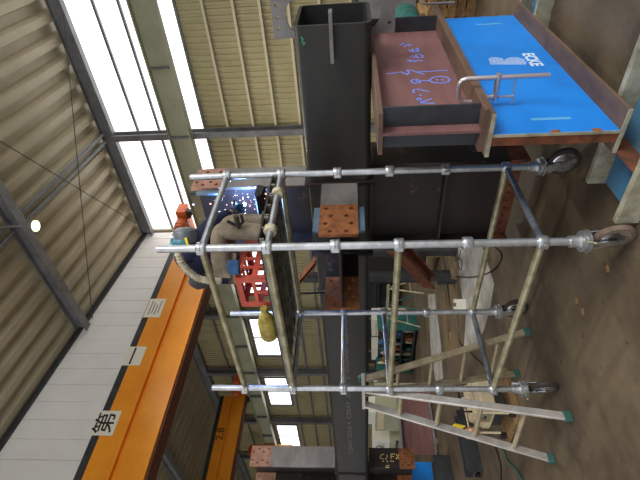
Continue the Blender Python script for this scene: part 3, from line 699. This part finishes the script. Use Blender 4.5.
# ================================================================== FLOOR ITEMS
def cable(name, label, pix, r, mt=m_black, cat='cable'):
    pp = [onz(a, b, r) for a, b in pix]
    out = []
    for i in range(len(pp)-1):
        p0 = pp[max(i-1,0)]; p1 = pp[i]; p2 = pp[i+1]; p3 = pp[min(i+2,len(pp)-1)]
        for j in range(6):
            t_ = j/6; out.append(.5*((2*p1)+(-p0+p2)*t_+(2*p0-5*p1+4*p2-p3)*t_*t_+(-p0+3*p1-3*p2+p3)*t_**3))
    out.append(pp[-1]); z = r
    return tag(MB().path(out, r, 8).build(name, mt, smooth=True), label, cat)
def sheet(label, pix, t, mt, cat='steel sheet', z0=0., name='metal_sheet'):
    p = [onz(a, b, z0) for a, b in pix]
    return tag(MB().prism([(q.x,q.y) for q in p], (0,0,z0), (1,0,0), (0,1,0), (0,0,t)).build(name, mt), label, cat)
sheet('bright bare metal sheet lying on the floor inside the scaffold feet', [(458,238),(478,238),(484.5,252),(494.5,284),(490,310),(484,330),(474,350),(464,352),(466,316),(463,300),(459,272)], .004, m_sheet)
sheet('narrow grey metal sheet on the floor between brown planks', [(428,294),(435,294),(441,345),(443,378),(436,384),(431,352)], .004, m_sheet)
for i, (pix, lab) in enumerate(((((449,244),(454.5,244),(460,348),(453,352)), 'brown plank beside the bright metal sheet'), (((441,292),(446,292),(450.5,350),(446,352)), 'brown plank beside the narrow grey sheet'))):
    sheet(lab+' on the floor', pix, .018, m_plank, 'plank', 0., 'wooden_plank')
cable('floor_cable', 'black cable looping across the bright metal sheet', [(440,276),(455,276.5),(474,277),(490,272),(500,262),(501,253),(494,247)], .008)
cable('floor_cable', 'black cable with a small loop beside the bright metal sheet', [(443,279),(450,268),(458,258),(462,262),(461,270),(458,264),(461,250)], .007)
cable('floor_cable', 'long dark cable along the planks', [(440,236),(444,262),(448,290),(452,318),(460,342),(468,350),(484,366)], .008)
cable('air_hose', 'dark green hose running from the cream machine across the floor', [(498,440),(504,452),(508,462),(516,470),(524,486),(534,520),(540,580)], .013, m_green, 'hose')
cable('air_hose', 'second dark hose under the stepladder feet', [(495,446),(499,458),(501,470),(500,486),(496,520),(500,580)], .011, m_black, 'hose')
wb = thing('plastic_block', 'white notched plastic block on the floor next to the sheet', 'block', onz(465,305,0))
q = onz(466,305,0)
MB().prism([(-.08,0),(.08,0),(.08,.17),(.035,.17),(.03,.13),(-.03,.13),(-.035,.17),(-.08,.17)], (q.x,q.y,0), (.6,-.8,0), (0,0,1), (.04,.03,0)).build('body', m_paint_white, wb)
for i, (a, b, lab) in enumerate(((496.5,291,'yellow wood offcut on the floor beside the bright sheet'),(577,302,'orange chip on the open floor'),(583,313,'small pale chip on the open floor'),(608,270,'tan chip on the floor near the big caster'))):
    q = onz(a,b,0); tag(MB().obox(q+V((-.02,-.008,0)), V((.04,-.02,0)), V((.008,.02,0)), V((0,0,.008))).build('wood_chip', m_wood), lab, 'wood chip', 'wood chips on the floor')
q = onz(452.5,358,0)
tag(MB().obox(q, V((.3,-.3,0)), V((.03,.03,0)), V((0,0,.03))).build('timber_stick', m_wood), 'short pale timber stick on the floor near the rear feet of the stepladder', 'timber')
# ================================================================== BACKGROUND, left and below the column
def box_thing(name, label, cat, parts):
    lo_ = V(parts[0][2:8:2]); t = thing(name, label, cat, ((parts[0][2]+parts[0][3])/2,(parts[0][4]+parts[0][5])/2,parts[0][6]))
    for p_ in parts: bx(p_[0], p_[1], t, *p_[2:8], bevel=.006)
    return t
fbm = thing('steel_beam', 'dark H-beam lying on the floor behind the cream machine', 'steel beam', (3.3,6.35,0))
MB().prism(hprof(.2,.2,.012,.018), (2.62,6.4,.1), (0,0,1), (0,1,0), (.85,0,0)).build('beam', m_dsteel, fbm); bx('end_web', m_plank, fbm, 2.612, 2.619, 6.32, 6.48, .094, .106)
fb3 = thing('steel_beam', 'short dark H-beam on the floor left of the brown support', 'steel beam', (2.9,8.6,0))
q = onz(450,455,0)
MB().prism(hprof(.3,.3,.014,.02), (q.x,q.y+.15,.15), (0,0,1), (0,1,0), (-.9,.0,0)).build('beam', m_dsteel, fb3)
mv2 = thing('steel_beam', 'large mauve H-beam standing on the floor behind the stepladder', 'steel beam', (5.7,9.6,0))
MB().prism(rect(0,1.5,.05,.70), (4.3,9.6,0), (1,0,0), (0,0,1), (0,.016,0)).build('web', m_mauve, mv2)
bx('top_flange', m_gsteel, mv2, 4.3, 5.8, 9.45, 9.75, .701, .73); bx('bottom_flange', m_gsteel, mv2, 4.3, 5.8, 9.45, 9.75, .02, .049)
for x in (4.5, 5.6): bx('sleeper', m_wood, mv2, x-.05, x+.05, 9.4, 9.8, 0, .0195)
def solid(px0, px1, py0, py1, x, dpt):      # a box whose -X face covers the given patch at plane X = x
    a = onx(px0, py0, x); b = onx(px1, py1, x)
    return (x, x+dpt, min(a.y,b.y), max(a.y,b.y), min(a.z,b.z), max(a.z,b.z))
# workbench machines below the far half of the column
x = 6.2
b_ = solid(376, 402, 410, 431, x, .8)
box_thing('machine_cabinet', 'pale yellow machine cabinet below the far half of the column', 'machine', [('cabinet', m_runway, b_[0], b_[1], b_[2], b_[3], 0, b_[5]), ('top_box', m_paint_white, b_[0]+.03, b_[1]-.1, b_[2]+.2, b_[3]-.3, b_[5]+.002, b_[5]+.22), ('drawer_front', m_cream, b_[0]-.012, b_[0]-.001, b_[2]+.1, b_[3]-.1, b_[5]-.22, b_[5]-.05)])
b2 = solid(374, 396, 440, 456, x, .7)
mt_ = box_thing('lathe_machine', 'white and pale green machine with dark chuck beside the pale yellow cabinet', 'machine', [('bed', m_runway, b2[0], b2[1], b2[2], b2[3]+.2, 0, .72), ('headstock', m_paint_white, b2[0]+.02, b2[1]-.1, b2[2]+.1, b2[3]+.1, .722, 1.2), ('chip_tray', m_dsteel, b2[0]-.1, b2[0]-.002, b2[2], b2[3]+.2, .5, .56)])
MB().lathe((b2[0]-.02,(b2[2]+b2[3])/2,1.0), (-1,0,0), [(0,.13),(.08,.13),(.1,.08),(.16,.07)], 18).build('chuck', m_zinc, mt_, smooth=True)
x = 7.5
x = 9.4; b3 = solid(372, 385, 320, 336, x, .5)
box_thing('white_cabinet', 'white cabinet standing behind the right end of the low tool rack', 'cabinet', [('body', m_paint_white, b3[0], b3[1], b3[2], b3[3], .5, b3[5]), ('plinth', m_cream, b3[0]+.02, b3[1], b3[2]+.02, b3[3]-.02, 0, .4995), ('door', m_cream, b3[0]-.012, b3[0]-.001, b3[2]+.05, b3[3]-.05, .56, 1.0)])
b4 = solid(372, 385, 345, 362, x, .5)
box_thing('storage_box', 'white and cream box stack behind the low tool rack', 'cabinet', [('body', m_cream, b4[0], b4[1], b4[2]+.05, b4[3], 0, .8), ('upper_box', m_paint_white, b4[0]+.02, b4[1]-.05, b4[2]+.15, b4[3]-.1, .802, b4[5])])
# made-up pile of dark columns, added to darken the background behind the scaffold
for z0, w in ((.25,'lower'),(.85,'upper')):
    st = thing('box_column', '%s dark square column of the pile added as a dark backdrop behind the scaffold' % w, 'steel column', (5.9,5.,z0))
    bx('tube', m_scale2, st, 6.45, 7.0, 3.9, 6.8, z0+.002, z0+.56, bevel=.03)
    for y in (4.2, 6.0): bx('sleeper', m_wood, st, 6.4, 7.05, y-.05, y+.05, z0-.25 if z0 < .5 else z0-.036, z0)
box_thing('backdrop_shelving', 'wide dark shelving added as a backdrop to darken the far background under the column', 'shelving', [('back_panel', m_dsteel, 11.8, 11.85, 9.4, 17.5, 0, 1.75)]+[('shelf', m_dsteel, 11.0, 11.798, 9.4, 17.5, z, z+.04) for z in (.3,.8,1.3,1.7)]+[('upright', m_gsteel, 10.95, 10.998, y, y+.06, 0, 1.75) for y in (9.4,11.4,13.4,15.4,17.4)])  # made-up shelving, put in as a dark backdrop over the pale far wall
# trestles
def trestle(px, py, lab, mt, h, w, d=.5):
    q = onz(px, py, 0); t = thing('trestle', lab, 'trestle', q, 'trestles')
    bx('top_rail', mt, t, q.x-.04, q.x+.04, q.y-w/2, q.y+w/2, h-.06, h)
    for s in (-1, 1):
        for e in (-1, 1):
            MB().path([(q.x+.02*e,q.y+s*(w/2-.1),h-.062),(q.x+e*d/2,q.y+s*(w/2-.03),.0)], .02, 8).build('leg', mt, t, smooth=True)
        MB().path([(q.x-d*.3,q.y+s*(w/2-.06),.3),(q.x+d*.3,q.y+s*(w/2-.06),.3)], .014, 8).build('cross_rail', mt, t, smooth=True)
    return t
trestle(421, 303, 'pale yellow steel trestle on the floor behind the scaffold', m_oldpipe, .85, 1.3)
trestle(414, 316, 'dark green steel trestle in the clutter left of the pale yellow one', m_teal, .8, 1.2)
# tool rack with green tools
b5 = solid(383, 412, 330, 372, 7.6, .5)
tr = thing('tool_rack', 'low rack of dark green tools and bottles behind the scaffold post', 'rack', (b5[0],(b5[2]+b5[3])/2,0))
for z in (.08,.4,.74): bx('shelf', m_dsteel, tr, b5[0], b5[1]-.021, b5[2], b5[3], z-.015, z+.015)
bx('back_panel', m_dsteel, tr, b5[1]-.02, b5[1], b5[2], b5[3], .03, 1.0)
for yy in (b5[2]-.04, b5[3]+.002): bx('side_panel', m_teal, tr, b5[0]-.02, b5[1], yy, yy+.038, 0, 1.05)
cols = [(m_teal,'dark green'), (m_cream,'cream'), (m_green,'grey green'), (m_zinc,'silver'), (m_teal,'dark green'), (m_denim,'blue'), (m_rust,'rusty'), (m_oldpipe,'straw yellow')]
od = ['first','second','third','fourth','fifth','sixth','seventh','eighth']
for r0, (z, sh) in enumerate(((.096,'bottom'),(.416,'middle'),(.756,'top'))):
    for j in range(8):
        yy = b5[2]+.1+j*(b5[3]-b5[2]-.2)/7; r_ = .045+.012*((j+r0) % 3); h_ = .14+.04*((j*3+r0) % 4)
        mt, nm = cols[(j*3+r0*2) % 8]; z0 = z
        cy = .19+.05*((j+r0) % 2)
        lab = '%s canister on the %s shelf of the tool rack, %s from the right' % (nm, sh, od[j])
        if (j+r0) % 3 == 2:
            o_ = MB().prism([(-r_,0),(r_,0),(r_,h_*.6),(r_*.3,h_*.75),(r_*.3,h_),(-r_*.3,h_),(-r_*.3,h_*.75),(-r_,h_*.6)], (b5[0]+cy-r_,yy,z0), (0,1,0), (0,0,1), (2*r_,0,0)).build('jerry_can', mt, bevel=.006)
            tag(o_, lab.replace('canister','can'), 'can', 'cans on the tool rack')
        else:
            tag(MB().lathe((b5[0]+cy,yy,z0), (0,0,1), [(0,r_*.9),(.01,r_),(h_*.75,r_),(h_*.85,r_*.5),(h_,r_*.45)], 14).build('canister', mt, smooth=True), lab, 'canister', 'canisters on the tool rack')
# rusty beams leaning behind the scaffold
lb = thing('steel_beam', 'rusty H-beam offcut lying askew below the column behind the scaffold', 'steel beam', (4.3,3.6,0))
MB().prism(hprof(.28,.2,.012,.02), onx(396,246,4.6), (.2,0,.98), (.98,0,-.2), onx(430,282,5.2)-onx(396,246,4.6)).build('beam', m_drust, lb)
q = onx(430,282,5.2); bx('stand', m_dsteel, lb, q.x-.03, q.x+.03, q.y-.03, q.y+.03, 0, q.z-.12)
lb2 = thing('steel_beam', 'slanting rusty brace beam above the column between the brackets', 'steel beam', (5.6,5.,0))
pa, pb = onx(297,283,5.4), onx(318,258,5.4)
MB().prism(hprof(.16,.16,.012,.016), pa, (1,0,0), (0,.6,.8), pb-pa).build('beam', m_drust, lb2)
bx('post', m_dsteel, lb2, 5.46, 5.6, pb.y-.06, pb.y+.06, 0, pb.z+.05)
bx('post', m_dsteel, lb2, 5.46, 5.6, pa.y-.06, pa.y+.06, 0, pa.z-.1)
# ================================================================== BACKGROUND, right: pallets, drum, plates
def pallet(x, y, z, lab):
    t = thing('wooden_pallet', lab, 'pallet', (x,y,z), 'stacked pallets behind the mauve beam')
    for j in range(5): bx('deck_board', m_wood, t, x-.5, x+.5, y-.55+j*.25, y-.55+j*.25+.1, z+.101, z+.121)
    for j in range(3): bx('stringer', m_wood, t, x-.5+j*.45, x-.5+j*.45+.1, y-.55, y+.55, z+.0, z+.1005)
    return t
for i, w in enumerate(('lowest', 'second from the floor', 'third from the floor', 'second from the top', 'topmost')):
    pallet(7.0+.03*(i % 2), 2.05, .122*i, 'weathered wooden pallet behind the mauve beam, %s of its stack' % w)
dr = thing('steel_drum', 'dark green drum lying on the pallet stack', 'drum', (7.0,2.05,.61))
MB().lathe((6.62,2.03,.611+.2), (1,0,0), [(0,.17),(.002,.19),(.02,.2),(.2,.195),(.22,.2),(.24,.195),(.42,.195),(.44,.2),(.62,.19)], 24).build('shell', m_teal, dr, smooth=True)
bx('label', m_sign, dr, 6.612, 6.619, 1.96, 2.1, .78, .88)
bx('chock', m_wood, dr, 6.7, 7.2, 1.84, 1.9, .611, .66); bx('chock', m_wood, dr, 6.7, 7.2, 2.16, 2.22, .611, .66)
bp = thing('steel_plate', 'tall dark steel plate leaning in the right background behind the blue beam', 'steel plate', (7.6,1.3,0))
MB().obox(V((7.0,.2,0)), V((0,1.2,0)), V((.03,0,0)), V((.2,0,1.05))).build('sheet', m_dsteel, bp)
rc = box_thing('equipment_crate', 'dark equipment case behind the far end of the blue beam', 'case', [('case', m_dsteel, 6.0, 6.6, .7, 1.3, 0, .55), ('lid', m_hollow, 5.98, 6.62, .68, 1.32, .552, .62)])
lp = tag(MB().path([(5.6,1.1,0),(6.02,.95,1.0)], .018, 8).build('wooden_pole', m_wood, smooth=True), 'pale pole leaning on the dark case', 'pole')
# far wall cupboards for depth
box_thing('storage_box', 'olive storage cabinet against the windowed wall behind the pallets', 'cabinet', [('body', m_dsteel, 11.6, 12.5, 2.4, 4.4, 0, 1.5), ('door', m_gsteel, 11.58, 11.598, 2.5, 3.35, .1, 1.4), ('door', m_gsteel, 11.58, 11.598, 3.45, 4.3, .1, 1.4)])
# ================================================================== LIGHT
wd = bpy.data.worlds.new('world'); S.world = wd; wd.use_nodes = True
bg = wd.node_tree.nodes['Background']; bg.inputs[0].default_value = (.97,.98,1,1); bg.inputs[1].default_value = .9
sn = bpy.data.lights.new('sun', 'SUN'); sn.energy = 1.6; sn.angle = math.radians(24); sn.color = (1,.97,.92)
so = bpy.data.objects.new('sun', sn); COL.objects.link(so); so.rotation_euler = V((.16,.84,-.52)).to_track_quat('-Z','Y').to_euler()
S.view_settings.view_transform = 'Standard'; S.view_settings.look = 'None'; S.view_settings.gamma = 1; S.view_settings.use_curve_mapping = False
S.view_settings.exposure = 0.25
